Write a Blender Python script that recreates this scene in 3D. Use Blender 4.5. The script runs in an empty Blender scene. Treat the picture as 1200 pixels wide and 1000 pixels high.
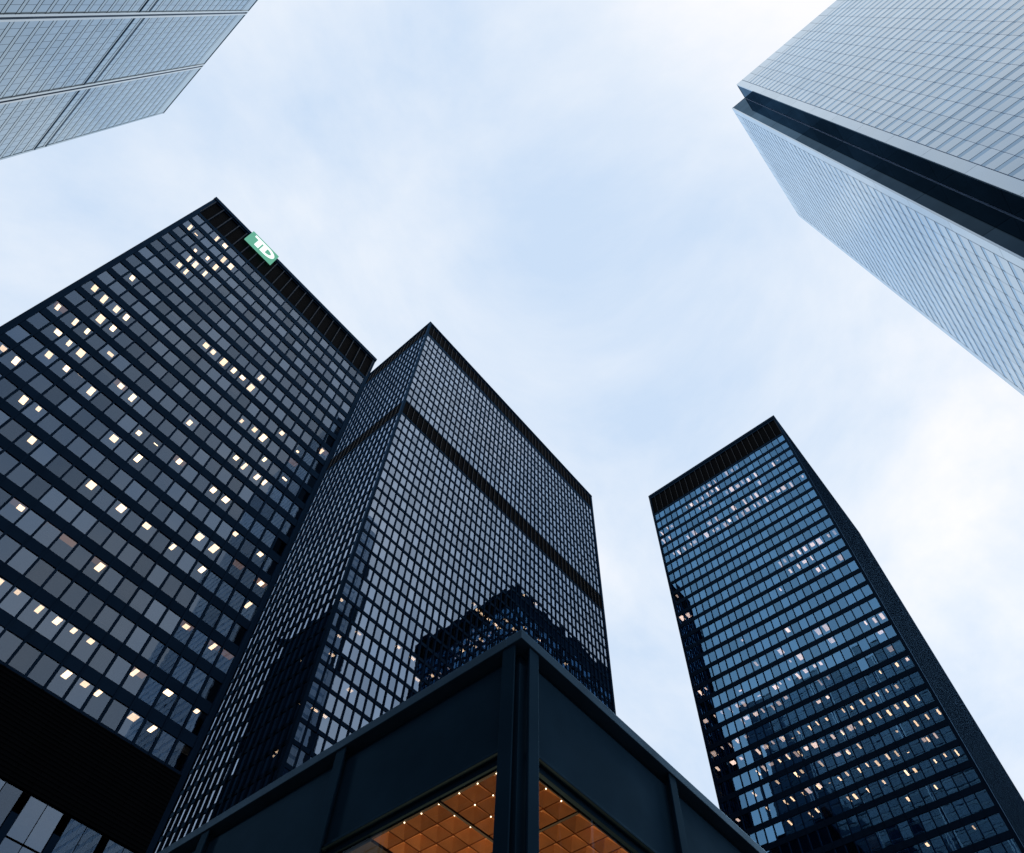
import bpy, math, random
from mathutils import Vector, Matrix
random.seed(7)
R = math.radians
SC = bpy.context.scene
COL = SC.collection

# ------------------------------------------------------------------ camera
# world -> camera (right, down, forward); +X and +Y are the street grid, Z is up
CM = ((0.6453, -0.7635, 0.0253), (0.6502, 0.5316, -0.5428), (0.4010, 0.3667, 0.8395))
FPX, CPX, CPY, EYE = 900.13, 601.92, 589.64, 1.6
cd = bpy.data.cameras.new('camera')
cd.sensor_fit = 'HORIZONTAL'; cd.sensor_width = 36.0; cd.lens = FPX / 1200 * 36
cd.shift_x = (600 - CPX) / 1200; cd.shift_y = (CPY - 500) / 1200
cd.clip_start = 0.1; cd.clip_end = 5000
cam = bpy.data.objects.new('camera', cd); COL.objects.link(cam)
r0, r1, r2 = (Vector(v).normalized() for v in CM)
cam.matrix_world = Matrix(((r0.x, -r1.x, -r2.x, 0), (r0.y, -r1.y, -r2.y, 0), (r0.z, -r1.z, -r2.z, EYE), (0, 0, 0, 1)))
SC.camera = cam

def ray(px, py):
    d = Vector((px - CPX, py - CPY, FPX))
    return (d.x * r0 + d.y * r1 + d.z * r2).normalized()
def proj(p):
    q = Vector(p) - Vector((0, 0, EYE))
    z = q.dot(r2)
    if z < 0.1: return None
    return (q.dot(r0) / z * FPX + CPX, q.dot(r1) / z * FPX + CPY)

# ------------------------------------------------------------------ sky, sun, exposure
sun_dir = ray(1120, 760)
SUN_EL = math.asin(sun_dir.z); SUN_AZ = math.atan2(sun_dir.x, sun_dir.y)
w = bpy.data.worlds.new('World'); SC.world = w; w.use_nodes = True
nt = w.node_tree; nt.nodes.clear()
def N(t, tree, **kw):
    n = tree.nodes.new(t)
    for k, v in kw.items(): setattr(n, k, v)
    return n
def M(tree, op, a, b=None, clamp=False):
    n = tree.nodes.new('ShaderNodeMath'); n.operation = op; n.use_clamp = clamp
    for i, v in enumerate((a, b)):
        if v is None: continue
        if isinstance(v, (int, float)): n.inputs[i].default_value = v
        else: tree.links.new(v, n.inputs[i])
    return n.outputs[0]
SKY_STRENGTH = 0.10
out = N('ShaderNodeOutputWorld', nt); bg = N('ShaderNodeBackground', nt); bg.inputs[1].default_value = SKY_STRENGTH
sky = N('ShaderNodeTexSky', nt); sky.sky_type = 'NISHITA'; sky.sun_disc = False
sky.sun_elevation = SUN_EL; sky.sun_rotation = SUN_AZ; sky.air_density = 1.0; sky.dust_density = 0.6; sky.ozone_density = 1.5
tc = N('ShaderNodeTexCoord', nt); sep = N('ShaderNodeSeparateXYZ', nt); nt.links.new(tc.outputs['Generated'], sep.inputs[0])
zz = M(nt, 'ADD', M(nt, 'MAXIMUM', sep.outputs[2], 0.05), 0.25)
cmb = N('ShaderNodeCombineXYZ', nt)
nt.links.new(M(nt, 'DIVIDE', sep.outputs[0], zz), cmb.inputs[0]); nt.links.new(M(nt, 'DIVIDE', sep.outputs[1], zz), cmb.inputs[1])
def noise(tree, vec, scale, detail, rough=0.55, dist=0.0):
    n = N('ShaderNodeTexNoise', tree); n.inputs['Scale'].default_value = scale; n.inputs['Detail'].default_value = detail
    n.inputs['Roughness'].default_value = rough; n.inputs['Distortion'].default_value = dist
    if vec is not None: tree.links.new(vec, n.inputs['Vector'])
    return n.outputs[0]
n1 = noise(nt, cmb.outputs[0], 2.3, 9, 0.58, 0.45); n2 = noise(nt, cmb.outputs[0], 0.9, 3, 0.5, 0.2)
cl = M(nt, 'ADD', M(nt, 'MULTIPLY', n1, 0.62), M(nt, 'MULTIPLY', n2, 0.38))
rmp = N('ShaderNodeValToRGB', nt); nt.links.new(cl, rmp.inputs[0])
e = rmp.color_ramp.elements
e[0].position = 0.385; e[0].color = (0.62, 0.765, 0.965, 1)
e[1].position = 0.61; e[1].color = (1.02, 1.02, 1.05, 1)
m1 = e.new(0.50); m1.color = (0.82, 0.90, 1.01, 1)
sc_ = N('ShaderNodeVectorMath', nt, operation='SCALE'); nt.links.new(rmp.outputs[0], sc_.inputs[0]); sc_.inputs['Scale'].default_value = 1.0 / SKY_STRENGTH
mx = N('ShaderNodeMix', nt, data_type='RGBA'); mx.inputs[0].default_value = 0.965
nt.links.new(sky.outputs[0], mx.inputs[6]); nt.links.new(sc_.outputs[0], mx.inputs[7])
nt.links.new(mx.outputs[2], bg.inputs[0]); nt.links.new(bg.outputs[0], out.inputs[0])

sl = bpy.data.lights.new('sun', 'SUN'); sl.energy = 0.6; sl.angle = R(25); sl.color = (1.0, 0.97, 0.94)
so = bpy.data.objects.new('sun', sl); COL.objects.link(so); so.rotation_euler = sun_dir.to_track_quat('Z', 'Y').to_euler()
so.location = (60, 20, 300)
SC.view_settings.view_transform = 'Standard'; SC.view_settings.look = 'None'
SC.view_settings.exposure = 0.0; SC.view_settings.gamma = 1.0; SC.view_settings.use_curve_mapping = False
SC.render.engine = 'CYCLES'
SC.cycles.max_bounces = 8; SC.cycles.transparent_max_bounces = 12; SC.cycles.use_denoising = True; SC.cycles.use_adaptive_sampling = False
SC.cycles.sample_clamp_indirect = 4.0; SC.cycles.caustics_reflective = False; SC.cycles.caustics_refractive = False

# ------------------------------------------------------------------ materials
def mat(name):
    m = bpy.data.materials.new(name); m.use_nodes = True; m.node_tree.nodes.clear(); return m, m.node_tree
def principled(name, col, rough=0.5, spec=0.5, var=0.15, scale=1.5, metallic=0.0, bump=0.0, ior=1.5, pvar=0.0, rvar=0.1):
    """painted / stone / metal surface: colour and gloss vary with soft noise, and from piece to piece by pvar"""
    m, t = mat(name); o = N('ShaderNodeOutputMaterial', t); b = N('ShaderNodeBsdfPrincipled', t)
    co = N('ShaderNodeTexCoord', t).outputs['Object']
    geo = N('ShaderNodeNewGeometry', t); oi = N('ShaderNodeObjectInfo', t)
    rnd = M(t, 'FRACT', M(t, 'ADD', geo.outputs['Random Per Island'], oi.outputs['Random']))
    off = N('ShaderNodeVectorMath', t, operation='ADD'); t.links.new(geo.outputs['Position'], off.inputs[0])
    n = noise(t, off.outputs[0], scale, 5, 0.6)
    k = M(t, 'ADD', M(t, 'MULTIPLY', M(t, 'SUBTRACT', n, 0.5), 2 * var), 1.0)
    k = M(t, 'MULTIPLY', k, M(t, 'ADD', M(t, 'MULTIPLY', M(t, 'SUBTRACT', rnd, 0.5), 2 * pvar), 1.0))
    v = N('ShaderNodeVectorMath', t, operation='SCALE'); v.inputs[0].default_value = col; t.links.new(k, v.inputs['Scale'])
    t.links.new(v.outputs[0], b.inputs['Base Color'])
    t.links.new(M(t, 'ADD', M(t, 'MULTIPLY', M(t, 'SUBTRACT', n, 0.5), rvar), rough, True), b.inputs['Roughness'])
    b.inputs['Specular IOR Level'].default_value = spec; b.inputs['Metallic'].default_value = metallic; b.inputs['IOR'].default_value = ior
    if bump:
        bp = N('ShaderNodeBump', t); bp.inputs['Strength'].default_value = bump; bp.inputs['Distance'].default_value = 0.02
        t.links.new(noise(t, geo.outputs['Position'], scale * 6, 3), bp.inputs['Height']); t.links.new(bp.outputs[0], b.inputs['Normal'])
    t.links.new(b.outputs[0], o.inputs[0]); return m
def glass(name, f0, refl, trans, tvar=0.3, rvar=0.15, wav=0.0015, rough=0.0):
    """tinted window glass: Schlick reflection over a tinted see-through pane, tint varying pane by pane"""
    m, t = mat(name); o = N('ShaderNodeOutputMaterial', t)
    lw = N('ShaderNodeLayerWeight', t); lw.inputs[0].default_value = 0.5
    geo = N('ShaderNodeNewGeometry', t); oi = N('ShaderNodeObjectInfo', t)
    rnd = M(t, 'FRACT', M(t, 'ADD', geo.outputs['Random Per Island'], oi.outputs['Random']))
    f = M(t, 'ADD', M(t, 'MULTIPLY', M(t, 'POWER', lw.outputs['Facing'], 5.0), 1 - f0), f0)
    gl = N('ShaderNodeBsdfGlossy', t); gl.inputs['Roughness'].default_value = rough
    c = N('ShaderNodeVectorMath', t, operation='SCALE'); c.inputs[0].default_value = refl
    t.links.new(M(t, 'ADD', M(t, 'MULTIPLY', rnd, rvar), 1 - rvar), c.inputs['Scale']); t.links.new(c.outputs[0], gl.inputs['Color'])
    tr = N('ShaderNodeBsdfTransparent', t)
    c2 = N('ShaderNodeVectorMath', t, operation='SCALE'); c2.inputs[0].default_value = trans
    t.links.new(M(t, 'ADD', M(t, 'MULTIPLY', rnd, -tvar), 1.0), c2.inputs['Scale']); t.links.new(c2.outputs[0], tr.inputs['Color'])
    if wav:
        bp = N('ShaderNodeBump', t); bp.inputs['Strength'].default_value = 1.0; bp.inputs['Distance'].default_value = wav
        t.links.new(noise(t, geo.outputs['Position'], 1.3, 1), bp.inputs['Height']); t.links.new(bp.outputs[0], gl.inputs['Normal'])
    mxs = N('ShaderNodeMixShader', t); t.links.new(f, mxs.inputs[0]); t.links.new(tr.outputs[0], mxs.inputs[1]); t.links.new(gl.outputs[0], mxs.inputs[2])
    t.links.new(mxs.outputs[0], o.inputs[0]); return m
def coated(name, col, refl, f0, power, rough, pvar=0.1, var=0.08, scale=0.15):
    """mirror-coated cladding: little colour of its own seen square on, bright at a slant"""
    m, t = mat(name); o = N('ShaderNodeOutputMaterial', t)
    lw = N('ShaderNodeLayerWeight', t); lw.inputs[0].default_value = 0.5
    geo = N('ShaderNodeNewGeometry', t); oi = N('ShaderNodeObjectInfo', t)
    rnd = M(t, 'FRACT', M(t, 'ADD', geo.outputs['Random Per Island'], oi.outputs['Random']))
    n = noise(t, geo.outputs['Position'], scale, 4, 0.55)
    k = M(t, 'ADD', M(t, 'MULTIPLY', M(t, 'SUBTRACT', n, 0.5), 2 * var), M(t, 'ADD', M(t, 'MULTIPLY', M(t, 'SUBTRACT', rnd, 0.5), 2 * pvar), 1.0))
    f = M(t, 'ADD', M(t, 'MULTIPLY', M(t, 'POWER', lw.outputs['Facing'], power), 1 - f0), f0)
    df = N('ShaderNodeBsdfDiffuse', t); gl = N('ShaderNodeBsdfGlossy', t); gl.inputs['Roughness'].default_value = rough
    for c, sh in ((col, df), (refl, gl)):
        v = N('ShaderNodeVectorMath', t, operation='SCALE'); v.inputs[0].default_value = c; t.links.new(k, v.inputs['Scale']); t.links.new(v.outputs[0], sh.inputs['Color'])
    mxs = N('ShaderNodeMixShader', t); t.links.new(f, mxs.inputs[0]); t.links.new(df.outputs[0], mxs.inputs[1]); t.links.new(gl.outputs[0], mxs.inputs[2])
    t.links.new(mxs.outputs[0], o.inputs[0]); return m
def emit(name, col, strength, sampling='NONE', pvar=0.0):
    m, t = mat(name); o = N('ShaderNodeOutputMaterial', t); e_ = N('ShaderNodeEmission', t)
    e_.inputs[0].default_value = (*col, 1); e_.inputs[1].default_value = strength
    if pvar:
        oi = N('ShaderNodeObjectInfo', t)
        t.links.new(M(t, 'MULTIPLY', M(t, 'ADD', M(t, 'MULTIPLY', oi.outputs['Random'], -pvar), 1.0), strength), e_.inputs[1])
    t.links.new(e_.outputs[0], o.inputs[0]); m.cycles.emission_sampling = sampling; return m

STEEL = coated('black_painted_steel', (0.0035, 0.0095, 0.022), (0.045, 0.10, 0.18), 0.04, 4.0, 0.35, pvar=0.10, var=0.25, scale=0.35)
STEEL_PAV = coated('blue_black_steel_plate', (0.0040, 0.0135, 0.0255), (0.10, 0.19, 0.28), 0.035, 4.0, 0.40, pvar=0.05, var=0.35, scale=0.9)
CAP_PAV = coated('lightened_steel_edge', (0.022, 0.045, 0.070), (0.25, 0.40, 0.55), 0.05, 4.0, 0.35, pvar=0.05, var=0.35, scale=1.6)  # paler base puts the light on the facing edge into the colour
LOUVRE = principled('louvre_black', (0.0015, 0.002, 0.003), 0.7, 0.02, 0.3, 0.5, pvar=0.2)
MULL_LOUVRE = principled('lit_edge_strip', (0.05, 0.042, 0.03), 0.5, 0.1, 0.2, 1.0)  # tan tone stands for light caught on the mullion edges
SLAB = principled('ceiling_dark', (0.020, 0.019, 0.018), 0.8, 0.05, 0.2, 0.4, pvar=0.3)
CORE = principled('core_dark', (0.01, 0.01, 0.011), 0.8, 0.1, 0.2, 0.3)
GLASS_A = glass('bronze_glass_a', 0.175, (0.56, 0.74, 1.0), (0.56, 0.54, 0.51), rvar=0.5, wav=0.0009)
GLASS_M = glass('bronze_glass_m', 0.36, (0.62, 0.78, 1.0), (0.42, 0.40, 0.38), rvar=0.3, wav=0.0006)
GLASS_R = glass('bronze_glass_r', 0.36, (0.22, 0.54, 0.95), (0.55, 0.52, 0.48), rvar=0.35, wav=0.0006)
GLASS_P = glass('clear_glass', 0.03, (0.7, 0.8, 0.9), (0.9, 0.9, 0.9), 0.0, 0.0)
S_PANEL = coated('pale_cladding', (0.05, 0.10, 0.19), (0.84, 0.94, 1.0), 0.06, 1.45, 0.04, pvar=0.04, var=0.06)
S_GLASS = coated('blue_strip_glass', (0.015, 0.045, 0.10), (0.62, 0.82, 1.0), 0.04, 1.8, 0.02, pvar=0.10)
S_DARK = coated('dark_return_glass', (0.002, 0.005, 0.010), (0.20, 0.33, 0.46), 0.03, 4.0, 0.03, pvar=0.2, var=0.3)
S_BODY = principled('joint_backing', (0.13, 0.22, 0.36), 0.6, 0.3, 0.1)  # even body colour behind the panels, seen in the joints
L_PANEL = coated('silver_glass', (0.008, 0.02, 0.045), (0.74, 0.89, 1.0), 0.012, 2.0, 0.02, pvar=0.03)
L_STEEL = coated('stainless_spandrel', (0.015, 0.025, 0.045), (0.80, 0.93, 1.0), 0.02, 2.1, 0.08, pvar=0.03)
L_FIN = coated('bright_steel_fin', (0.05, 0.07, 0.10), (0.95, 1.0, 1.0), 0.04, 1.7, 0.12, pvar=0.03)
LAMP_W = emit('office_lamp_warm', (1.0, 0.74, 0.50), 17.0, pvar=0.55)
GLOW = emit('painted_ceiling_glow', (1.0, 0.50, 0.20), 0.75, pvar=0.6)  # emission stands in for lamp glow on the ceilings
LAMP_C = emit('office_lamp_pale', (1.0, 0.80, 0.76), 10.0, pvar=0.75)
GROUND = principled('granite_paving', (0.16, 0.165, 0.17), 0.6, 0.4, 0.2, 0.6, bump=0.05)
ADDED_BLIND = principled('added_pale_blind', (0.55, 0.54, 0.52), 0.8, 0.1, 0.1, 0.5, pvar=0.35)  # for blinds added to lighten some panes

# ------------------------------------------------------------------ helpers
CUBE_F = [(0, 3, 2, 1), (4, 5, 6, 7), (0, 1, 5, 4), (1, 2, 6, 5), (2, 3, 7, 6), (3, 0, 4, 7)]
def cube_v(x0, x1, y0, y1, z0, z1):
    return [(x0, y0, z0), (x1, y0, z0), (x1, y1, z0), (x0, y1, z0), (x0, y0, z1), (x1, y0, z1), (x1, y1, z1), (x0, y1, z1)]
def mesh(name, v, f, m):
    me = bpy.data.meshes.new(name); me.from_pydata(v, [], f); me.update()
    if m: me.materials.append(m)
    return me
_cache = {}
def boxmesh(name, dx, dy, dz, m):
    k = (name, round(dx, 4), round(dy, 4), round(dz, 4), m.name)
    if k not in _cache: _cache[k] = mesh(name, cube_v(-dx / 2, dx / 2, -dy / 2, dy / 2, -dz / 2, dz / 2), CUBE_F, m)
    return _cache[k]
def thing(name, label, cat, loc, group=None):
    o = bpy.data.objects.new(name, None); COL.objects.link(o); o.location = loc; o.empty_display_size = 0.5
    o['label'] = label; o['category'] = cat
    if group: o['group'] = group
    return o
def part(name, me, parent, loc=(0, 0, 0), rot=(0, 0, 0), stuff=False):
    """a mesh object; loc is in world space, parents carry no rotation"""
    o = bpy.data.objects.new(name, me); COL.objects.link(o)
    base = Vector((0, 0, 0)); q = parent
    while q is not None: base += q.location; q = q.parent
    o.parent = parent; o.location = Vector(loc) - base; o.rotation_euler = rot
    if stuff: o['kind'] = 'stuff'
    return o
class Bulk:
    """many small boxes joined in one mesh"""
    def __init__(s): s.v = []; s.f = []
    def box(s, mtx, dx, dy, dz):
        b = len(s.v)
        s.v += [tuple(mtx @ Vector(p)) for p in cube_v(-dx / 2, dx / 2, -dy / 2, dy / 2, -dz / 2, dz / 2)]
        s.f += [tuple(b + i for i in q) for q in CUBE_F]
    def done(s, name, m, parent, kind=True):
        if s.v: return part(name, mesh(name, [tuple(Vector(p) - parent.location) for p in s.v], s.f, m), parent, parent.location, stuff=kind)

class Face:
    """a vertical facade plane: u runs along it, d points out of it"""
    def __init__(s, origin, n):
        s.th = {'-y': 0.0, '-x': -math.pi / 2, '+x': math.pi / 2, '+y': math.pi}[n]
        s.u = Vector((math.cos(s.th), math.sin(s.th), 0)); s.n = Vector((math.sin(s.th), -math.cos(s.th), 0)); s.o = Vector((*origin, 0))
    def p(s, u, d, z): return s.o + s.u * u + s.n * d + Vector((0, 0, z))
    def uz(s, px, py):
        d = ray(px, py); c = Vector((0, 0, EYE)); t = (s.o - c).dot(s.n) / d.dot(s.n); h = c + d * t
        return (h - s.o).dot(s.u), h.z

def pavilion_hides(q):
    return q[1] > (744.5 + 0.6 * (611 - q[0]) if q[0] < 611 else 744.5 + 0.89 * (q[0] - 611))
def screen_area(face, u, z, wu, wz):
    pts = [proj(face.p(u + a, 0, z + b)) for a, b in ((-wu / 2, -wz / 2), (wu / 2, -wz / 2), (wu / 2, wz / 2), (-wu / 2, wz / 2))]
    if any(q is None for q in pts): return 0
    c = (sum(q[0] for q in pts) / 4, sum(q[1] for q in pts) / 4)
    if not (-8 < c[0] < 1208 and -8 < c[1] < 1008) or pavilion_hides(c): return 0
    return abs(sum(pts[i][0] * pts[(i + 1) % 4][1] - pts[(i + 1) % 4][0] * pts[i][1] for i in range(4))) / 2

MDEP, SDEP, GDEP = 0.0, -0.09, -0.19        # mullion front, spandrel front, glass, measured outwards
def dark_facade(tw, face, length, cols, bay, rows, wh, zb, zt, bands, gm, mull_w=0.14, single=True, mull_d=0.22, rib=True, deep=0.0):
    """black steel curtain wall. rows: (z centre) of each window row; bands: (z0,z1) louvre bands; returns pane candidates"""
    wins = sorted((z - wh / 2, z + wh / 2) for z in rows); used = sorted(wins + list(bands)); segs = []; z = zb
    for a, b in used:
        if a - z > 0.03: segs.append((z, a))
        z = b
    if zt - z > 0.03: segs.append((z, zt))
    rot = (0, 0, face.th); u0, u1 = cols[0] - bay / 2, cols[-1] + bay / 2
    bulk = Bulk(); add = lambda name, u, d, zc, du, dd, dz, m: (part(name, boxmesh(name, du, dd, dz, m), tw, face.p(u, d, zc), rot) if single
                                                              else bulk.box(Matrix.Translation(face.p(u, d, zc)) @ Matrix.Rotation(face.th, 4, 'Z'), du, dd, dz))
    for a, b in segs: add('spandrel', (u0 + u1) / 2, SDEP - deep - 0.07, (a + b) / 2, u1 - u0 - 0.004, 0.14, b - a, STEEL)
    for a, b in bands:
        for c in cols: add('louvre_panel', c, SDEP - 0.22, (a + b) / 2, bay - 0.05, 0.12, b - a - 0.01, LOUVRE)
    for i in range(len(cols) + 1):
        u = u0 + i * bay
        add('mullion', u, MDEP - (mull_d + deep) / 2, (zb + zt) / 2, mull_w, mull_d + deep, zt - zb, STEEL)
        for a, b in bands: add('lit_edge_strip', u, MDEP + 0.013, (a + b) / 2, 0.07, 0.02, b - a - 0.3, MULL_LOUVRE)  # thin tan strips paint the lit mullion edges across the louvres
    if not single: bulk.done('curtain_wall_frame', STEEL, tw)
    return [(face, c, z, bay - mull_w + 0.02, wh + 0.02) for c in cols for z in rows]
def lay_panes(tw, cells, gm, limit=300, depth=GDEP, tilt=0.006, name='window_pane', thick=0.03):
    """the panes that show largest are objects, the others one joined part"""
    ranked = sorted(cells, key=lambda c: -screen_area(*c)); rest = Bulk()
    for i, (face, u, z, wu, wz) in enumerate(ranked):
        loc = face.p(u, depth, z); rot = (random.gauss(0, tilt), 0, face.th + random.gauss(0, tilt))
        if i < limit and screen_area(face, u, z, wu, wz) > 0: part(name, boxmesh(name, wu, thick, wz, gm), tw, loc, rot)
        else:
            m = Matrix.Translation(loc) @ Matrix.Rotation(rot[2], 4, 'Z') @ Matrix.Rotation(rot[0], 4, 'X'); rest.box(m, wu, thick, wz)
    rest.done(name + 's', gm, tw)
def corner_post(tw, x, y, zb, zt, sx, sy):
    part('corner_column', boxmesh('corner_column', sx, sy, zt - zb, STEEL), tw, (x, y, (zb + zt) / 2))
def slabs(tw, x0, x1, y0, y1, zs, thick=0.55):
    for z in zs: part('floor_slab', boxmesh('floor_slab', x1 - x0, y1 - y0, thick, SLAB), tw, ((x0 + x1) / 2, (y0 + y1) / 2, z + thick / 2))
def lamp(tw, face, u, z_ceiling, d, lw, ll, m, turn=0.0):
    part('ceiling_light', boxmesh('ceiling_light', lw, ll, 0.07, m), tw, face.p(u, GDEP - d - ll / 2, z_ceiling - 0.036), (0, 0, face.th + turn))

# ------------------------------------------------------------------ ground
def structure(name, me):
    o = bpy.data.objects.new(name, me); COL.objects.link(o); o['kind'] = 'structure'; return o
structure('ground', mesh('ground', [(-3000, -3000, 0), (3000, -3000, 0), (3000, 3000, 0), (-3000, 3000, 0)], [(0, 1, 2, 3)], GROUND))

# ------------------------------------------------------------------ tower with the lit sign (22 bays x 22 rows of windows)
BAY = 1.524
def rel(z): return z + EYE
HA = rel(124.0)
AX0, AX1, AY = -12.75, 21.75, 53.44
ta = thing('office_tower', 'black steel office tower with lit windows and a green sign under its roof', 'tower', (4.5, 72, 0))
fA = Face((AX0, AY), '-y')
colsA = [0.52 + 0.762 + i * BAY for i in range(22)]
rowsA = [rel(113.95) - i * 3.528 for i in range(22)]
WHA = 2.36
cellsA = dark_facade(ta, fA, AX1 - AX0, colsA, BAY, rowsA, WHA, rel(38.4), HA - 0.9, [(rel(115.9), rel(122.7))], GLASS_A, mull_w=0.19)
for c in colsA: part('louvre_panel', boxmesh('louvre_panel', BAY - 0.03, 0.3, 6.7, LOUVRE), ta, fA.p(c, -0.2, rel(35.0)))
# low glass hall: pairs of tall panes between wide posts
lowA = []
for k in range(11):
    uc = 0.52 + BAY + k * 2 * BAY - 0.0
    for z0, z1 in ((rel(28.65), rel(31.5)), (rel(25.3), rel(28.5)), (rel(21.9), rel(25.15)), (rel(18.5), rel(21.75)), (rel(15.1), rel(18.35))):
        for s in (-1, 1): lowA.append((fA, uc + s * 0.62, (z0 + z1) / 2, 1.18, z1 - z0))
    part('window_post', boxmesh('window_post', 0.52, 0.5, 30.0, STEEL), ta, fA.p(uc - BAY, -0.25, 16.6), (0, 0, 0))
part('window_post', boxmesh('window_post', 0.52, 0.5, 30.0, STEEL), ta, fA.p(0.52 + 22 * BAY, -0.25, 16.6), (0, 0, 0))
lay_panes(ta, cellsA + lowA, GLASS_A)
for x in (AX0 + 0.24, AX1 - 0.24):
    corner_post(ta, x, AY + 0.26, 0, HA - 0.9, 0.46, 0.46)
    corner_post(ta, x, AY + 63.4, 0, HA - 0.9, 0.46, 0.46)
part('roof_cap', boxmesh('roof_cap', AX1 - AX0 + 0.1, 63.8, 0.9, STEEL), ta, ((AX0 + AX1) / 2, AY + 31.8, HA - 0.45))
slabs(ta, AX0 + 0.35, AX1 - 0.35, AY + 0.42, AY + 63.2, [z + WHA / 2 + 0.05 for z in rowsA] + [rel(31.62), 16.0])
part('core', boxmesh('core', 26, 50, HA - 2, CORE), ta, ((AX0 + AX1) / 2, AY + 34, (HA - 2) / 2))
for n_, o_, ln in (('+x', (AX1, AY), 63.6), ('-x', (AX0, AY + 63.6), 63.6), ('+y', (AX1, AY + 63.6), 34.5)):
    f_ = Face(o_, n_); part('side_wall', boxmesh('side_wall', ln - 1.0, 0.2, HA - 1.2, STEEL), ta, f_.p(ln / 2, -0.3, (HA - 1.2) / 2), (0, 0, f_.th))

def lamps_from_pixels(tw, face, cols, rows, wh, pts, m, ll=1.15, lw=0.34, d0=0.25, dj=0.3):
    seen = set()
    for px, py in pts:
        u, z = face.uz(px, py)
        c = min(range(len(cols)), key=lambda i: abs(cols[i] - u)); r_ = min(range(len(rows)), key=lambda i: abs(rows[i] - z))
        if (c, r_) in seen: continue
        seen.add((c, r_))
        lamp(tw, face, cols[c] + random.uniform(-0.3, 0.3), rows[r_] + wh / 2 + 0.05, d0 + random.random() * dj, lw * random.choice((0.7, 0.9, 1.0, 1.25)), ll * random.uniform(0.5, 1.1), m)
LA = [(590,118),(612,143),(665,148),(692,175),(612,193),(580,212),(637,215),(548,235),(688,222),(610,240),(665,240),(714,243),(575,262),(635,265),(408,283),(288,308),(323,342),(357,376),(392,404),(185,375),(228,408),(312,408),(262,444),(347,438),(172,448),(210,484),(250,515),(340,510),(155,525),(195,560),(45,530),(10,495),(530,460),(560,492),(626,486),(655,514),(685,542),(714,568),(742,595),(770,620),(800,585),(365,615),(398,652),(275,630),(232,600),(70,655),(118,693),(8,710),(48,750),(95,788),(585,725),(745,728),(773,753),(803,780),(860,765),(430,762),(468,793),(503,825),(540,857),(342,780),(420,847),(497,910),(273,932),(648,945),(680,975),(713,843),(747,870),(778,900),(806,850),(806,928),(866,905),(990,822),(910,820)]
LA2 = [(25,40),(325,45),(405,108),(475,165),(547,222),(583,75),(548,130),(580,160),(618,187),(650,50),(617,25),(648,130),(712,182),(718,268),(688,330),(135,130),(270,225),(510,405),(585,460),(5,255),(30,315),(100,325),(125,378),(195,393),(222,447),(375,517),(165,537),(205,568),(255,600),(355,670),(425,680),(445,728),(463,575),(545,635),(580,3)]
lamps_from_pixels(ta, fA, colsA, rowsA, WHA, [(x * .38, 220 + y * .38) for x, y in LA] + [(x * .42, 580 + y * .42) for x, y in LA2], LAMP_W, ll=0.95, lw=0.5, d0=0.12, dj=0.15)

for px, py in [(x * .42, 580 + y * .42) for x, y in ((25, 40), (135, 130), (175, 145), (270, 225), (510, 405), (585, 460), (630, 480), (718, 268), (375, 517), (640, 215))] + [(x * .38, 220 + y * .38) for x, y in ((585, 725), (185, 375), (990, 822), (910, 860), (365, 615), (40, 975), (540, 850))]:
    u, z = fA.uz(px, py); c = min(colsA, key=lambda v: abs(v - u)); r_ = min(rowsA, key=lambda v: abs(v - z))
    part('ceiling_glow_panel', boxmesh('ceiling_glow_panel', 1.3, 0.7, 0.03, GLOW), ta, fA.p(c, GDEP - 0.45, r_ + WHA / 2 + 0.02), (0, 0, fA.th))  # glowing panel imitates lamp light washing the ceiling

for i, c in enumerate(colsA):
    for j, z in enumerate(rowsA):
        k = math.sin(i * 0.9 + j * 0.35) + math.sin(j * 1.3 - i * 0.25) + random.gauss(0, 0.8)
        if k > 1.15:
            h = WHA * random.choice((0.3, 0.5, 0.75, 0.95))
            part('added_blind', boxmesh('added_blind', BAY - 0.26, 0.01, round(h, 3), ADDED_BLIND), ta, fA.p(c, GDEP - 0.10, z + WHA / 2 - h / 2))  # blinds added to brighten some panes, in place of uneven sky reflection
for k in range(20): part('louvre_blade', boxmesh('louvre_blade', 22 * BAY - 0.06, 0.05, 0.10, LOUVRE), ta, fA.p(0.52 + 11 * BAY, -0.02, rel(31.95 + k * 0.335)))

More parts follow.
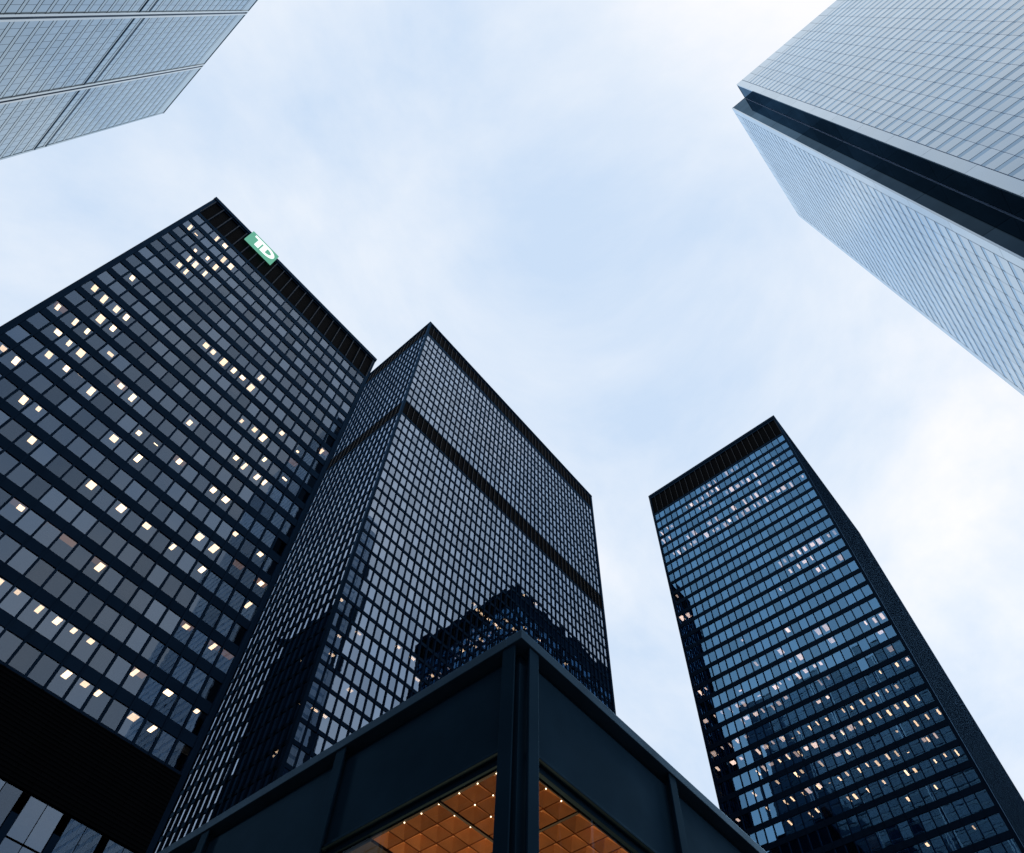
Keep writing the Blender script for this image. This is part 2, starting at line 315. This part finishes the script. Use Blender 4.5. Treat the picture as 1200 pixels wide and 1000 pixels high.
# sign on the louvre band of that tower
def sign():
    pc = [fA.uz(*q) for q in ((285.5, 280.5), (296, 273), (325, 302.5), (316.5, 311.5))]
    u0, u1 = min(p[0] for p in pc), max(p[0] for p in pc); z0, z1 = min(p[1] for p in pc), max(p[1] for p in pc)
    u0, u1 = (pc[0][0] + pc[1][0]) / 2, (pc[2][0] + pc[3][0]) / 2
    z0, z1 = (pc[0][1] + pc[3][1]) / 2, (pc[1][1] + pc[2][1]) / 2
    W, H = u1 - u0, z1 - z0; c = fA.p((u0 + u1) / 2, 0.05, (z0 + z1) / 2)
    s = thing('sign', 'lit green sign with white capital letters high on the louvre band', 'sign', c)
    g = emit('sign_green', (0.16, 0.50, 0.36), 0.9); wm = emit('sign_white', (0.86, 1.0, 0.95), 1.3)
    part('sign_box', boxmesh('sign_box', W, 0.30, H, g), s, c + Vector((0, -0.16, 0)))
    def flat(name, polys, y, m):
        v = []; f = []
        for po in polys:
            b = len(v); k = len(po)
            v += [(x, 0, z) for x, z in po] + [(x, 0.08, z) for x, z in po]
            f.append(tuple(range(b, b + k))); f.append(tuple(range(b + 2 * k - 1, b + k - 1, -1)))
            f += [(b + i, b + k + i, b + k + (i + 1) % k, b + (i + 1) % k) for i in range(k)]
        part(name, mesh(name, v, f, m), s, c + Vector((0, y, 0)))
    h = H * 0.72; b = h * 0.2
    flat('letter', [[(-W * .36, h / 2 - b), (W * .06, h / 2 - b), (W * .06, h / 2), (-W * .36, h / 2)], [(-W * .22, -h / 2), (-W * .22 + b * 1.3, -h / 2), (-W * .22 + b * 1.3, h / 2 - b), (-W * .22, h / 2 - b)]], -0.40, wm)
    L0, RR = -W * .02, h / 2
    out_ = [(L0 + W * .16 + RR * math.cos(a), RR * math.sin(a)) for a in [R(-90 + i * 15) for i in range(13)]]
    inn = [(L0 + W * .16 + (RR - b) * math.cos(a), (RR - b) * math.sin(a)) for a in [R(-90 + i * 15) for i in range(13)]]
    quads = [[inn[i], out_[i], out_[i + 1], inn[i + 1]] for i in range(12)]
    quads += [[(L0, -RR), (L0 + b * 1.3, -RR), (L0 + b * 1.3, h / 2 - b), (L0, h / 2 - b)], [(L0 + b * 1.3, -RR), (L0 + W * .16, -RR), (L0 + W * .16, -RR + b), (L0 + b * 1.3, -RR + b)], [(W * .06, RR - b), (L0 + W * .16, RR - b), (L0 + W * .16, RR), (W * .06, RR)]]
    flat('letter', quads, -0.40, wm)
sign()

# ------------------------------------------------------------------ tallest black tower with a mid-height louvre band
HM = rel(206.0); MX0, MX1, MY0, MY1 = 38.0, 111.9, 69.2, 115.6
tm = thing('office_tower', 'black office tower with a dark louvre band and fine window grid on two faces', 'tower', (75, 92, 0))
rowsM = [rel(148.6) - i * 3.42 for i in range(42)] + [rel(158.3) + i * 3.42 for i in range(12)]
WHM = 2.75
fM = Face((MX0, MY0), '-y'); colsM = [1.06 + i * BAY for i in range(48)]
bandsM = [(rel(150.6), rel(156.3)), (rel(198.7), rel(204.6))]
cM = dark_facade(tm, fM, MX1 - MX0, colsM, BAY, rowsM, WHM, 2.0, HM - 0.6, bandsM, GLASS_M, deep=0.06)
fML = Face((MX0, MY1), '-x'); colsL_ = [MY1 - MY0 - 1.06 - i * BAY for i in range(30)][::-1]
cML = dark_facade(tm, fML, MY1 - MY0, colsL_, BAY, rowsM, WHM, 2.0, HM - 0.6, bandsM, GLASS_M, deep=0.06)
lay_panes(tm, cM + cML, GLASS_M, depth=GDEP - 0.06)
for x, y in ((MX0 + 0.2, MY0 + 0.2), (MX1 - 0.2, MY0 + 0.2), (MX0 + 0.2, MY1 - 0.2), (MX1 - 0.2, MY1 - 0.2)): corner_post(tm, x, y, 0, HM - 0.6, 0.56, 0.56)
part('roof_cap', boxmesh('roof_cap', MX1 - MX0 + 0.3, MY1 - MY0 + 0.3, 0.6, STEEL), tm, ((MX0 + MX1) / 2, (MY0 + MY1) / 2, HM - 0.3))
part('roof_mast', boxmesh('roof_mast', 1.0, 1.0, 1.6, STEEL), tm, (MX0 + 1.0, MY0 + 1.0, HM + 0.8))
slabs(tm, MX0 + 0.42, MX1 - 0.42, MY0 + 0.42, MY1 - 0.42, [z + WHM / 2 + 0.05 for z in rowsM])
part('core', boxmesh('core', 58, 30, HM - 2, CORE), tm, ((MX0 + MX1) / 2, (MY0 + MY1) / 2 + 1, (HM - 2) / 2))
for n_, o_, ln in (('+x', (MX1, MY0), MY1 - MY0), ('+y', (MX1, MY1), MX1 - MX0)):
    f_ = Face(o_, n_); part('side_wall', boxmesh('side_wall', ln - 1.0, 0.2, HM - 1.2, STEEL), tm, f_.p(ln / 2, -0.3, (HM - 1.2) / 2), (0, 0, f_.th))
LM = [(155,470),(122,600),(205,660),(107,747),(92,927),(42,972),(362,705),(425,698),(685,510),(702,525),(725,545),(745,563),(787,553),(822,585),(865,600),(690,667),(615,710),(440,815),(198,822),(498,790),(660,530),(740,600),(765,615),(918,652),(1022,745),(665,683),(870,480),(905,490)]
lamps_from_pixels(tm, fM, colsM, rowsM, WHM, [(360 + x * .3, 560 + y * .3) for x, y in LM], LAMP_W, ll=0.55, lw=0.8, d0=0.15, dj=0.5)
lamps_from_pixels(tm, fML, colsL_, rowsM, WHM, [(x, y) for x, y in ((339, 792), (364, 776), (379, 770), (312, 885), (321, 879), (331, 873), (376, 818))], LAMP_W, ll=0.4, lw=0.5, d0=0.1, dj=0.2)

# ------------------------------------------------------------------ slender black tower with its windows lit in runs
HR = rel(172.0); RX0, RX1, RY0, RY1 = 103.0, 148.6, 9.0, 46.2
tr_ = thing('office_tower', 'black slab tower with blue windows, many pale lamps and a louvred top storey', 'tower', (126, 27.5, 0))
rowsR = [rel(161.3) - i * 3.489 for i in range(45)]; WHR = 2.5
fR = Face((RX0, RY1), '-x'); colsR = [RY1 - 10.2 - i * BAY for i in range(24)][::-1]
cR = dark_facade(tr_, fR, RY1 - RY0, colsR, BAY, rowsR, WHR, 4.0, HR - 0.9, [(rel(163.2), rel(170.3))], GLASS_R, mull_w=0.15)
fRS = Face((RX0, RY0), '-y'); colsRS = [1.3 + i * BAY for i in range(29)]
cRS = dark_facade(tr_, fRS, RX1 - RX0, colsRS, BAY, rowsR, WHR, 4.0, HR - 0.9, [], GLASS_R, deep=0.16)
fRB = Face((RX1, RY1), '+y')
cRB = dark_facade(tr_, fRB, RX1 - RX0, colsRS, BAY, rowsR, WHR, 4.0, HR - 0.9, [], GLASS_R, single=False)
lay_panes(tr_, cR + cRB, GLASS_R)
lay_panes(tr_, cRS, GLASS_R, limit=0, depth=GDEP - 0.16)
for x in (RX0 + 0.22, RX1 - 0.22):
    for y in (RY0 + 0.24, RY1 - 0.24): corner_post(tr_, x, y, 0, HR - 0.9, 0.48, 0.5)
part('roof_cap', boxmesh('roof_cap', RX1 - RX0 + 0.06, RY1 - RY0 + 0.06, 0.9, STEEL), tr_, ((RX0 + RX1) / 2, (RY0 + RY1) / 2, HR - 0.45))
slabs(tr_, RX0 + 0.42, RX1 - 0.42, RY0 + 0.42, RY1 - 0.42, [z + WHR / 2 + 0.05 for z in rowsR])
part('core', boxmesh('core', 30, 22, HR - 2, CORE), tr_, ((RX0 + RX1) / 2 + 1, (RY0 + RY1) / 2, (HR - 2) / 2))
f_ = Face((RX1, RY0), '+x'); part('side_wall', boxmesh('side_wall', RY1 - RY0 - 1, 0.2, HR - 1.2, STEEL), tr_, f_.p((RY1 - RY0) / 2, -0.3, (HR - 1.2) / 2), (0, 0, f_.th))
LR = [(795,172),(715,213),(640,250),(770,243),(740,258),(708,272),(683,295),(648,303),(617,318),(588,330),(530,357),(503,373),(472,387),(445,402),(420,415),(390,430),(330,460),(835,293),(803,308),(770,322),(745,342),(713,355),(682,367),(640,373),(612,385),(585,408),(527,432),(492,440),(437,470),(405,485),(375,497),(890,333),(862,347),(830,362),(792,372),(760,387),(733,408),(638,447),(605,467),(515,503),(458,535),(428,548),(368,573),(857,423),(825,437),(792,448),(760,468),(730,487),(693,497),(662,508),(630,528),(600,540),(568,553),(538,565),(505,582),(450,612),(417,622),(387,640),(962,460),(922,468),(900,498),(828,520),(803,547),(720,565),(532,645),(502,662),(490,692),(428,718),(993,542),(900,583),(797,628),(1025,733),(865,780),(663,595),(635,618),(600,630),(185,540),(120,275),(230,462),(277,635),(345,690),(300,540)]
lamps_from_pixels(tr_, fR, colsR, rowsR, WHR, [(780 + x * .35, 720 + y * .35) for x, y in LR], LAMP_W, ll=1.3, lw=0.26, d0=0.3, dj=0.5)
prob = {0: .10, 1: .22, 2: .78, 3: .12, 4: .35, 5: .66, 6: .10, 7: .04, 9: .05, 11: .10, 12: .12, 13: .22, 15: .12, 16: .25, 17: .3, 18: .45, 19: .6, 20: .62, 21: .5, 22: .55, 23: .45, 24: .2, 25: .12}
for r_, p in prob.items():
    c = 0; on = random.random() < p
    for c in range(24):
        if random.random() < 0.45: on = random.random() < p
        if r_ > 18 and c > 15 and random.random() < 0.5: continue
        if on: lamp(tr_, fR, colsR[c] + random.uniform(-.3, .3), rowsR[r_] + WHR / 2 + 0.05, 0.15 + random.random() * 0.4, random.choice((.25, .4, .55, .8)), random.uniform(.6, 1.6), LAMP_C)

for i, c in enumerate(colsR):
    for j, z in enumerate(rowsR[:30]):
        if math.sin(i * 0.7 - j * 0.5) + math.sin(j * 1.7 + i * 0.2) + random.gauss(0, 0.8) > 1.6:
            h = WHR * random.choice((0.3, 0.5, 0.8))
            part('added_blind', boxmesh('added_blind', BAY - 0.26, 0.01, round(h, 3), ADDED_BLIND), tr_, fR.p(c, GDEP - 0.10, z + WHR / 2 - h / 2), (0, 0, fR.th))  # more added blinds, lightening scattered panes as sky reflection would

# ------------------------------------------------------------------ pale tower with notched corners
HS = rel(262.0); SX0, SX1, SY0, SY1 = 53.6, 103.6, -83.0, -28.7; NX, NY = 4.6, 4.4
ts = thing('glass_tower', 'tall pale panelled tower with a dark vertical notch cut into its corner', 'tower', (78.5, -56, 0))
def plan_prism(name, pts, z0, z1, m, parent):
    k = len(pts); v = [(x, y, z0) for x, y in pts] + [(x, y, z1) for x, y in pts]
    f = [tuple(range(k - 1, -1, -1)), tuple(range(k, 2 * k))] + [(i, (i + 1) % k, k + (i + 1) % k, k + i) for i in range(k)]
    base = parent.location; return part(name, mesh(name, [(a - base.x, b - base.y, c) for a, b, c in v], f, m), parent, (base.x, base.y, 0))
I = 0.14
notch = lambda i: [(SX0 + NX + i, SY0 + i), (SX1 - NX - i, SY0 + i), (SX1 - NX - i, SY0 + NY + i), (SX1 - i, SY0 + NY + i), (SX1 - i, SY1 - NY - i), (SX1 - NX - i, SY1 - NY - i), (SX1 - NX - i, SY1 - i), (SX0 + NX + i, SY1 - i), (SX0 + NX + i, SY1 - NY - i), (SX0 + i, SY1 - NY - i), (SX0 + i, SY0 + NY + i), (SX0 + NX + i, SY0 + NY + i)]
plan_prism('tower_body', notch(I), 0, HS - 0.2, S_BODY, ts)
FS = 3.60; nfl = 71; zS = [HS - 7.2 - i * FS for i in range(nfl)]
def pale_face(face, length, pitch, lip):
    cells = []; n = int(round((length - 2 * lip) / pitch)); pitch = (length - 2 * lip) / n
    for z in zS:
        part('window_strip', boxmesh('window_strip', length - 2 * lip, 0.06, 1.08, S_GLASS), ts, face.p(length / 2, -0.06, z - 2.45 - 0.55), (0, 0, face.th))
        for i in range(n): cells.append((face, lip + (i + 0.5) * pitch, z - 1.225, pitch - 0.07, 2.45))
    for i in range(n + 1): part('mullion', boxmesh('mullion', 0.06, 0.10, nfl * FS, S_BODY), ts, face.p(lip + i * pitch, -0.055, HS - 7.2 - nfl * FS / 2), (0, 0, face.th))
    # parapet panels and edge strips
    for i in range(n): part('parapet_panel', boxmesh('parapet_panel', pitch - 0.07, 0.12, 6.9, S_PANEL), ts, face.p(lip + (i + 0.5) * pitch, -0.06, HS - 3.55), (0, 0, face.th))
    for u in (lip / 2 - 0.04, length - lip / 2 + 0.04):
        for k in range(18): part('edge_panel', boxmesh('edge_panel', lip - 0.12, 0.14, 14.5, S_PANEL), ts, face.p(u, -0.065, HS - 7.4 - k * 14.56), (0, 0, face.th))
    return cells
fS1 = Face((SX0, SY1 - NY), '-x'); fS2 = Face((SX1 - NX, SY1), '+y')
L1, L2 = SY1 - SY0 - 2 * NY, SX1 - SX0 - 2 * NX
cS = pale_face(fS1, L1, 2.8, 1.9) + pale_face(fS2, L2, 2.8, 1.9)
lay_panes(ts, cS, S_PANEL, depth=-0.06, tilt=0.0008, name='cladding_panel', thick=0.12)
for (cx, cy, sx, sy) in ((SX0, SY1, 1, -1), (SX1, SY1, -1, -1), (SX0, SY0, 1, 1), (SX1, SY0, -1, 1)):   # dark glazed returns
    for k in range(12):
        zc = HS - 1.2 - 11.0 - k * 22.0; hh = 21.9
        if zc - hh / 2 < 0: hh = 2 * zc - 0.2
        if hh <= 0: continue
        part('return_glass', boxmesh('return_glass', NX - 0.3, 0.1, hh, S_DARK), ts, (cx + sx * (NX / 2 + 0.0), cy + sy * (NY + 0.08), zc))
        part('return_glass', boxmesh('return_glass', 0.1, NY - 0.3, hh, S_DARK), ts, (cx + sx * (NX + 0.08), cy + sy * NY / 2, zc))
    part('notch_post', boxmesh('notch_post', 0.28, 0.28, HS - 1, S_PANEL), ts, (cx + sx * 0.15, cy + sy * (NY + 0.12), (HS - 1) / 2))
    part('notch_post', boxmesh('notch_post', 0.28, 0.28, HS - 1, S_PANEL), ts, (cx + sx * (NX + 0.12), cy + sy * 0.15, (HS - 1) / 2))
plan_prism('roof_cap', notch(0.02), HS - 0.19, HS, S_PANEL, ts)

# ------------------------------------------------------------------ silver tower with bright vertical fins
HL = rel(230.0); LX, LY1, LY0 = -46.5, 92.6, 2.0
tl = thing('glass_tower', 'silver blue glass tower with bright vertical fins and closely ruled floor lines', 'tower', (-66, 47, 0))
part('tower_body', boxmesh('tower_body', 39.0, LY1 - LY0 - 0.4, HL - 0.4, S_BODY), tl, (LX - 19.7, (LY0 + LY1) / 2, (HL - 0.4) / 2))
fL = Face((LX, LY0), '+x'); FL = 3.89; zL = [rel(224.2) - i * FL for i in range(57)]
mech = {14, 15}
finu = [LY1 - LY0 - 0.9 - k * 18.2 for k in range(5)]
finu = [57.0 - LY0 + 18.25 * k for k in (-3, -2, -1, 0, 1)]
edges = [0.6] + [f + s for f in finu for s in (-0.72, 0.72)] + [LY1 - LY0 - 0.1]
if edges[1] < edges[0]: edges = edges[2:]
spans = [(edges[i], edges[i + 1]) for i in range(0, len(edges) - 1, 2)] if len(edges) % 2 == 0 else [(edges[i], edges[i + 1]) for i in range(1, len(edges) - 1, 2)]
cL = []
for a, b in spans:
    n = max(1, int(round((b - a) / 1.5))); pw = (b - a) / n
    for j, z in enumerate(zL):
        part('spandrel', boxmesh('spandrel', b - a - 0.04, 0.10, 0.86, L_STEEL), tl, fL.p((a + b) / 2, -0.05, z - 0.46), (0, 0, fL.th))
        for i in range(n): cL.append((fL, a + (i + .5) * pw, z - 0.95 - 1.34, pw - 0.06, 2.66))
    for k, z in enumerate((rel(165.9), rel(170.1))):
        part('dark_louvre', boxmesh('dark_louvre', b - a, 0.06, 0.42, S_DARK), tl, fL.p((a + b) / 2, 0.06, z), (0, 0, fL.th))
    part('parapet_panel', boxmesh('parapet_panel', b - a, 0.12, 5.4, L_STEEL), tl, fL.p((a + b) / 2, -0.06, HL - 2.9), (0, 0, fL.th))
lay_panes(tl, cL, L_PANEL, depth=-0.08, tilt=0.0008, name='glass_panel', thick=0.08)
for f in finu:
    for s in (-1, 1): part('fin', boxmesh('fin', 0.45, 0.5, HL - 0.3, L_FIN), tl, fL.p(f + s * 0.45, -0.1, (HL - 0.3) / 2), (0, 0, fL.th))
part('roof_cap', boxmesh('roof_cap', 39.6, LY1 - LY0 + 0.2, 0.4, L_STEEL), tl, (LX - 19.7, (LY0 + LY1) / 2, HL - 0.2))
part('corner_column', boxmesh('corner_column', 0.4, 0.5, HL - 0.4, L_STEEL), tl, (LX - 0.15, LY1 - 0.1, (HL - 0.4) / 2))

# ------------------------------------------------------------------ low black steel pavilion with a glowing coffered ceiling
PX, PY, PT = 6.263, 5.43, rel(9.10)
PB = 8                                            # bays along each face
PITCH = 3.86
tp = thing('pavilion', 'low black steel pavilion with deep edge beams and a glowing coffered ceiling', 'pavilion', (PX + 17, PY + 17, 0))
PL = 0.13 + 0.125 + PITCH * PB + 0.4
fP1 = Face((PX, PY + PL), '-x'); fP2 = Face((PX, PY), '-y')
def pbox(name, x0, x1, y0, y1, z0, z1, m, bev=0.012, parent=None):
    import bmesh
    bm = bmesh.new(); bmesh.ops.create_cube(bm, size=1.0)
    for v in bm.verts: v.co = Vector(((v.co.x) * (x1 - x0), v.co.y * (y1 - y0), v.co.z * (z1 - z0)))
    if bev: bmesh.ops.bevel(bm, geom=bm.edges[:], offset=bev, segments=2, affect='EDGES', profile=0.6)
    me = bpy.data.meshes.new(name); bm.to_mesh(me); bm.free(); me.materials.append(m)
    return part(name, me, parent or tp, ((x0 + x1) / 2, (y0 + y1) / 2, (z0 + z1) / 2))
FB, FT = rel(7.08), rel(8.72)                     # edge beam
# roof edge cap (one length per three bays), shadow slot and roof
for k in range(3):
    a = PX + (k * PL / 3 if k else -0.03); b = PX + (k + 1) * PL / 3 - 0.006
    pbox('roof_edge', a, b, PY - 0.03, PY + 0.30, rel(8.90), PT, CAP_PAV)
    a2 = PY + (k * PL / 3 if k else 0.306); b2 = PY + (k + 1) * PL / 3 - 0.006
    pbox('roof_edge', PX - 0.03, PX + 0.30, a2, b2, rel(8.90), PT, CAP_PAV)
pbox('roof', PX + 0.22, PX + PL, PY + 0.22, PY + PL, rel(8.62), rel(9.02), STEEL_PAV, 0)
DB = 0.13                                         # beam web behind the flange plane
for k in range(PB):
    c0 = 0.38 if k == 0 else 0.255 + k * PITCH; c1 = 0.255 + (k + 1) * PITCH
    for axis in (0, 1):
        def bx(name, u0, u1, d0, d1, z0, z1, m, bev=0.008):
            if axis == 0: return pbox(name, PX + d0, PX + d1, PY + u0, PY + u1, z0, z1, m, bev)
            return pbox(name, PX + u0, PX + u1, PY + d0, PY + d1, z0, z1, m, bev)
        bx('beam_plate', c0 + 0.004, c1 - 0.004, DB, DB + 0.05, FB, FT, STEEL_PAV)
        bx('beam_ledge', c0 + 0.004, c1 - 0.004, DB - 0.045, DB + 0.16, FB - 0.05, FB - 0.002, STEEL_PAV, 0.006)
        bx('window_head', c0 + 0.02, c1 - 0.02, DB + 0.06, DB + 0.14, FB - 0.15, FB - 0.055, STEEL_PAV, 0.006)
        bx('window_pane', c0 + 0.03, c1 - 0.03, DB + 0.09, DB + 0.11, 0.25, FB - 0.10, GLASS_P, 0)
        bx('window_sill', c0 + 0.02, c1 - 0.02, DB + 0.03, DB + 0.17, 0.004, 0.245, STEEL_PAV)
for k in range(PB + 1):
    for axis in (0, 1):
        u = 0.258 + k * PITCH - (0.0 if k == 0 else 0.0); top = rel(8.896)
        hw = 0.122 if axis == 0 else 0.108
        st = thing_part = None
        if axis == 0:
            o = pbox('wide_flange_post', PX, PX + 0.028, PY + u - hw, PY + u + hw, 0.003, top, STEEL_PAV, 0.005)
            pbox('web', PX + 0.03, PX + 0.128, PY + u - 0.012, PY + u + 0.012, 0.003, top - 0.01, STEEL_PAV, 0, o)
        else:
            o = pbox('wide_flange_post', PX + u + 0.06 - hw, PX + u + 0.06 + hw, PY, PY + 0.028, 0.003, top, STEEL_PAV, 0.005)
            pbox('web', PX + u + 0.048, PX + u + 0.072, PY + 0.03, PY + 0.128, 0.003, top - 0.01, STEEL_PAV, 0, o)
pbox('corner_column', PX + 0.14, PX + 0.37, PY + 0.14, PY + 0.37, 0.003, rel(8.6), STEEL_PAV, 0.006)
# coffered ceiling
CZ = rel(6.90); WOODM = principled('bronze_coffer', (0.46, 0.21, 0.075), 0.45, 0.4, 0.45, 3.0, pvar=0.15)
TRACK = principled('ceiling_track', (0.008, 0.007, 0.006), 0.5, 0.3, 0.2)
BULB = emit('bulb', (1.0, 0.80, 0.52), 6.0)
CX0, CY0, CP, TRK = PX + 0.262, PY + 0.290, 0.348, 0.05
def line(k): return k * CP + (k // 4) * TRK + (k // 8) * (PITCH - 8 * CP - 2 * TRK)   # eight coffers, then a dark beam
def coffer_mesh():
    a, h, r_ = CP / 2 - 0.011, 0.13, 0.012
    v = [(-a, -a, 0), (a, -a, 0), (a, a, 0), (-a, a, 0), (-r_, -r_, h), (r_, -r_, h), (r_, r_, h), (-r_, r_, h), (-a, -a, h + .03), (a, -a, h + .03), (a, a, h + .03), (-a, a, h + .03)]
    f = [(0, 1, 5, 4), (1, 2, 6, 5), (2, 3, 7, 6), (3, 0, 4, 7), (4, 5, 6, 7), (0, 8, 9, 1), (1, 9, 10, 2), (2, 10, 11, 3), (3, 11, 8, 0), (11, 10, 9, 8)]
    return mesh('coffer', v, [tuple(reversed(q)) for q in f], WOODM)
cof = coffer_mesh(); NC = 32; cells = []
for i in range(NC):
    for j in range(NC): cells.append((CX0 + line(i) + CP / 2, CY0 + line(j) + CP / 2))
def shown(c):
    q = proj((c[0], c[1], CZ))
    return q is not None and -20 < q[0] < 1220 and q[1] < 1090
cells.sort(key=lambda c: (not shown(c), (c[0] - PX) + (c[1] - PY)))
rv, rf = [], []
for i, (x, y) in enumerate(cells):
    if i < 300: part('coffer', cof, tp, (x, y, CZ))
    else:
        b = len(rv); rv += [(v.co.x + x - tp.location.x, v.co.y + y - tp.location.y, v.co.z + CZ) for v in cof.vertices]; rf += [tuple(b + k for k in p.vertices) for p in cof.polygons]
part('coffers', mesh('coffers', rv, rf, WOODM), tp, tp.location, stuff=True)
CL = line(NC)
pbox('ceiling_backing', CX0 - 0.004, CX0 + CL, CY0 - 0.004, CY0 + CL, CZ + 0.17, CZ + 0.22, TRACK, 0)
for k in range(0, NC // 8):
    p0, p1 = line(8 * k) + 8 * CP + TRK + 0.003, line(8 * k + 8) - 0.003
    pbox('ceiling_beam', CX0 + p0, CX0 + p1, CY0, CY0 + CL, CZ - 0.035, CZ + 0.12, TRACK, 0.005)
    pbox('ceiling_beam', CX0, CX0 + CL, CY0 + p0, CY0 + p1, CZ - 0.044, CZ + 0.111, TRACK, 0.005)
    p = line(8 * k + 4) - TRK / 2
    pbox('ceiling_track', CX0 + p - 0.02, CX0 + p + 0.02, CY0, CY0 + CL, CZ - 0.012, CZ + 0.03, TRACK, 0)
    pbox('ceiling_track', CX0, CX0 + CL, CY0 + p - 0.02, CY0 + p + 0.02, CZ - 0.020, CZ + 0.022, TRACK, 0)
bm_b = None
def bulb_mesh():
    import bmesh
    bm = bmesh.new(); bmesh.ops.create_icosphere(bm, subdivisions=2, radius=0.010)
    me = bpy.data.meshes.new('bulb'); bm.to_mesh(me); bm.free(); me.materials.append(BULB); return me
bme = bulb_mesh()
for i, j in ((0, 1), (0, 2), (0, 3), (0, 4), (0, 5), (1, 2), (1, 3), (1, 4), (2, 3), (2, 4), (2, 0), (3, 0), (0, 6)):
        part('ceiling_light', bme, tp, (CX0 + line(i) + (0.004 if i else 0.02), CY0 + line(j) + (0.004 if j else 0.02), CZ - 0.014))
pbox('ceiling_edge', PX + DB + 0.17, CX0 - 0.006, PY + DB + 0.17, PY + 16, CZ + 0.002, CZ + 0.10, TRACK, 0)
pbox('ceiling_edge', CX0 - 0.005, PX + 16, PY + DB + 0.17, CY0 - 0.006, CZ + 0.002, CZ + 0.10, TRACK, 0)
pbox('floor', PX + 0.2, PX + PL - 0.2, PY + 0.2, PY + PL - 0.2, 0.01, 0.06, GROUND, 0)
pbox('back_wall', PX + 14, PX + PL, PY + PL - 0.3, PY + PL - 0.05, 0.06, rel(8.6), STEEL_PAV, 0)
pbox('back_wall', PX + PL - 0.3, PX + PL - 0.05, PY + 14, PY + PL - 0.31, 0.06, rel(8.6), STEEL_PAV, 0)
# added warm fill light, unseen, brightening the coffers from below
al = bpy.data.lights.new('added_ceiling_fill', 'AREA'); al.energy = 650; al.color = (1.0, 0.62, 0.30); al.shape = 'SQUARE'; al.size = 5.0
ao = bpy.data.objects.new('added_ceiling_fill', al); COL.objects.link(ao); ao.parent = tp
ao.location = Vector((PX + 5.0, PY + 5.0, 2.6)) - tp.location; ao.rotation_euler = (math.pi, 0, 0)
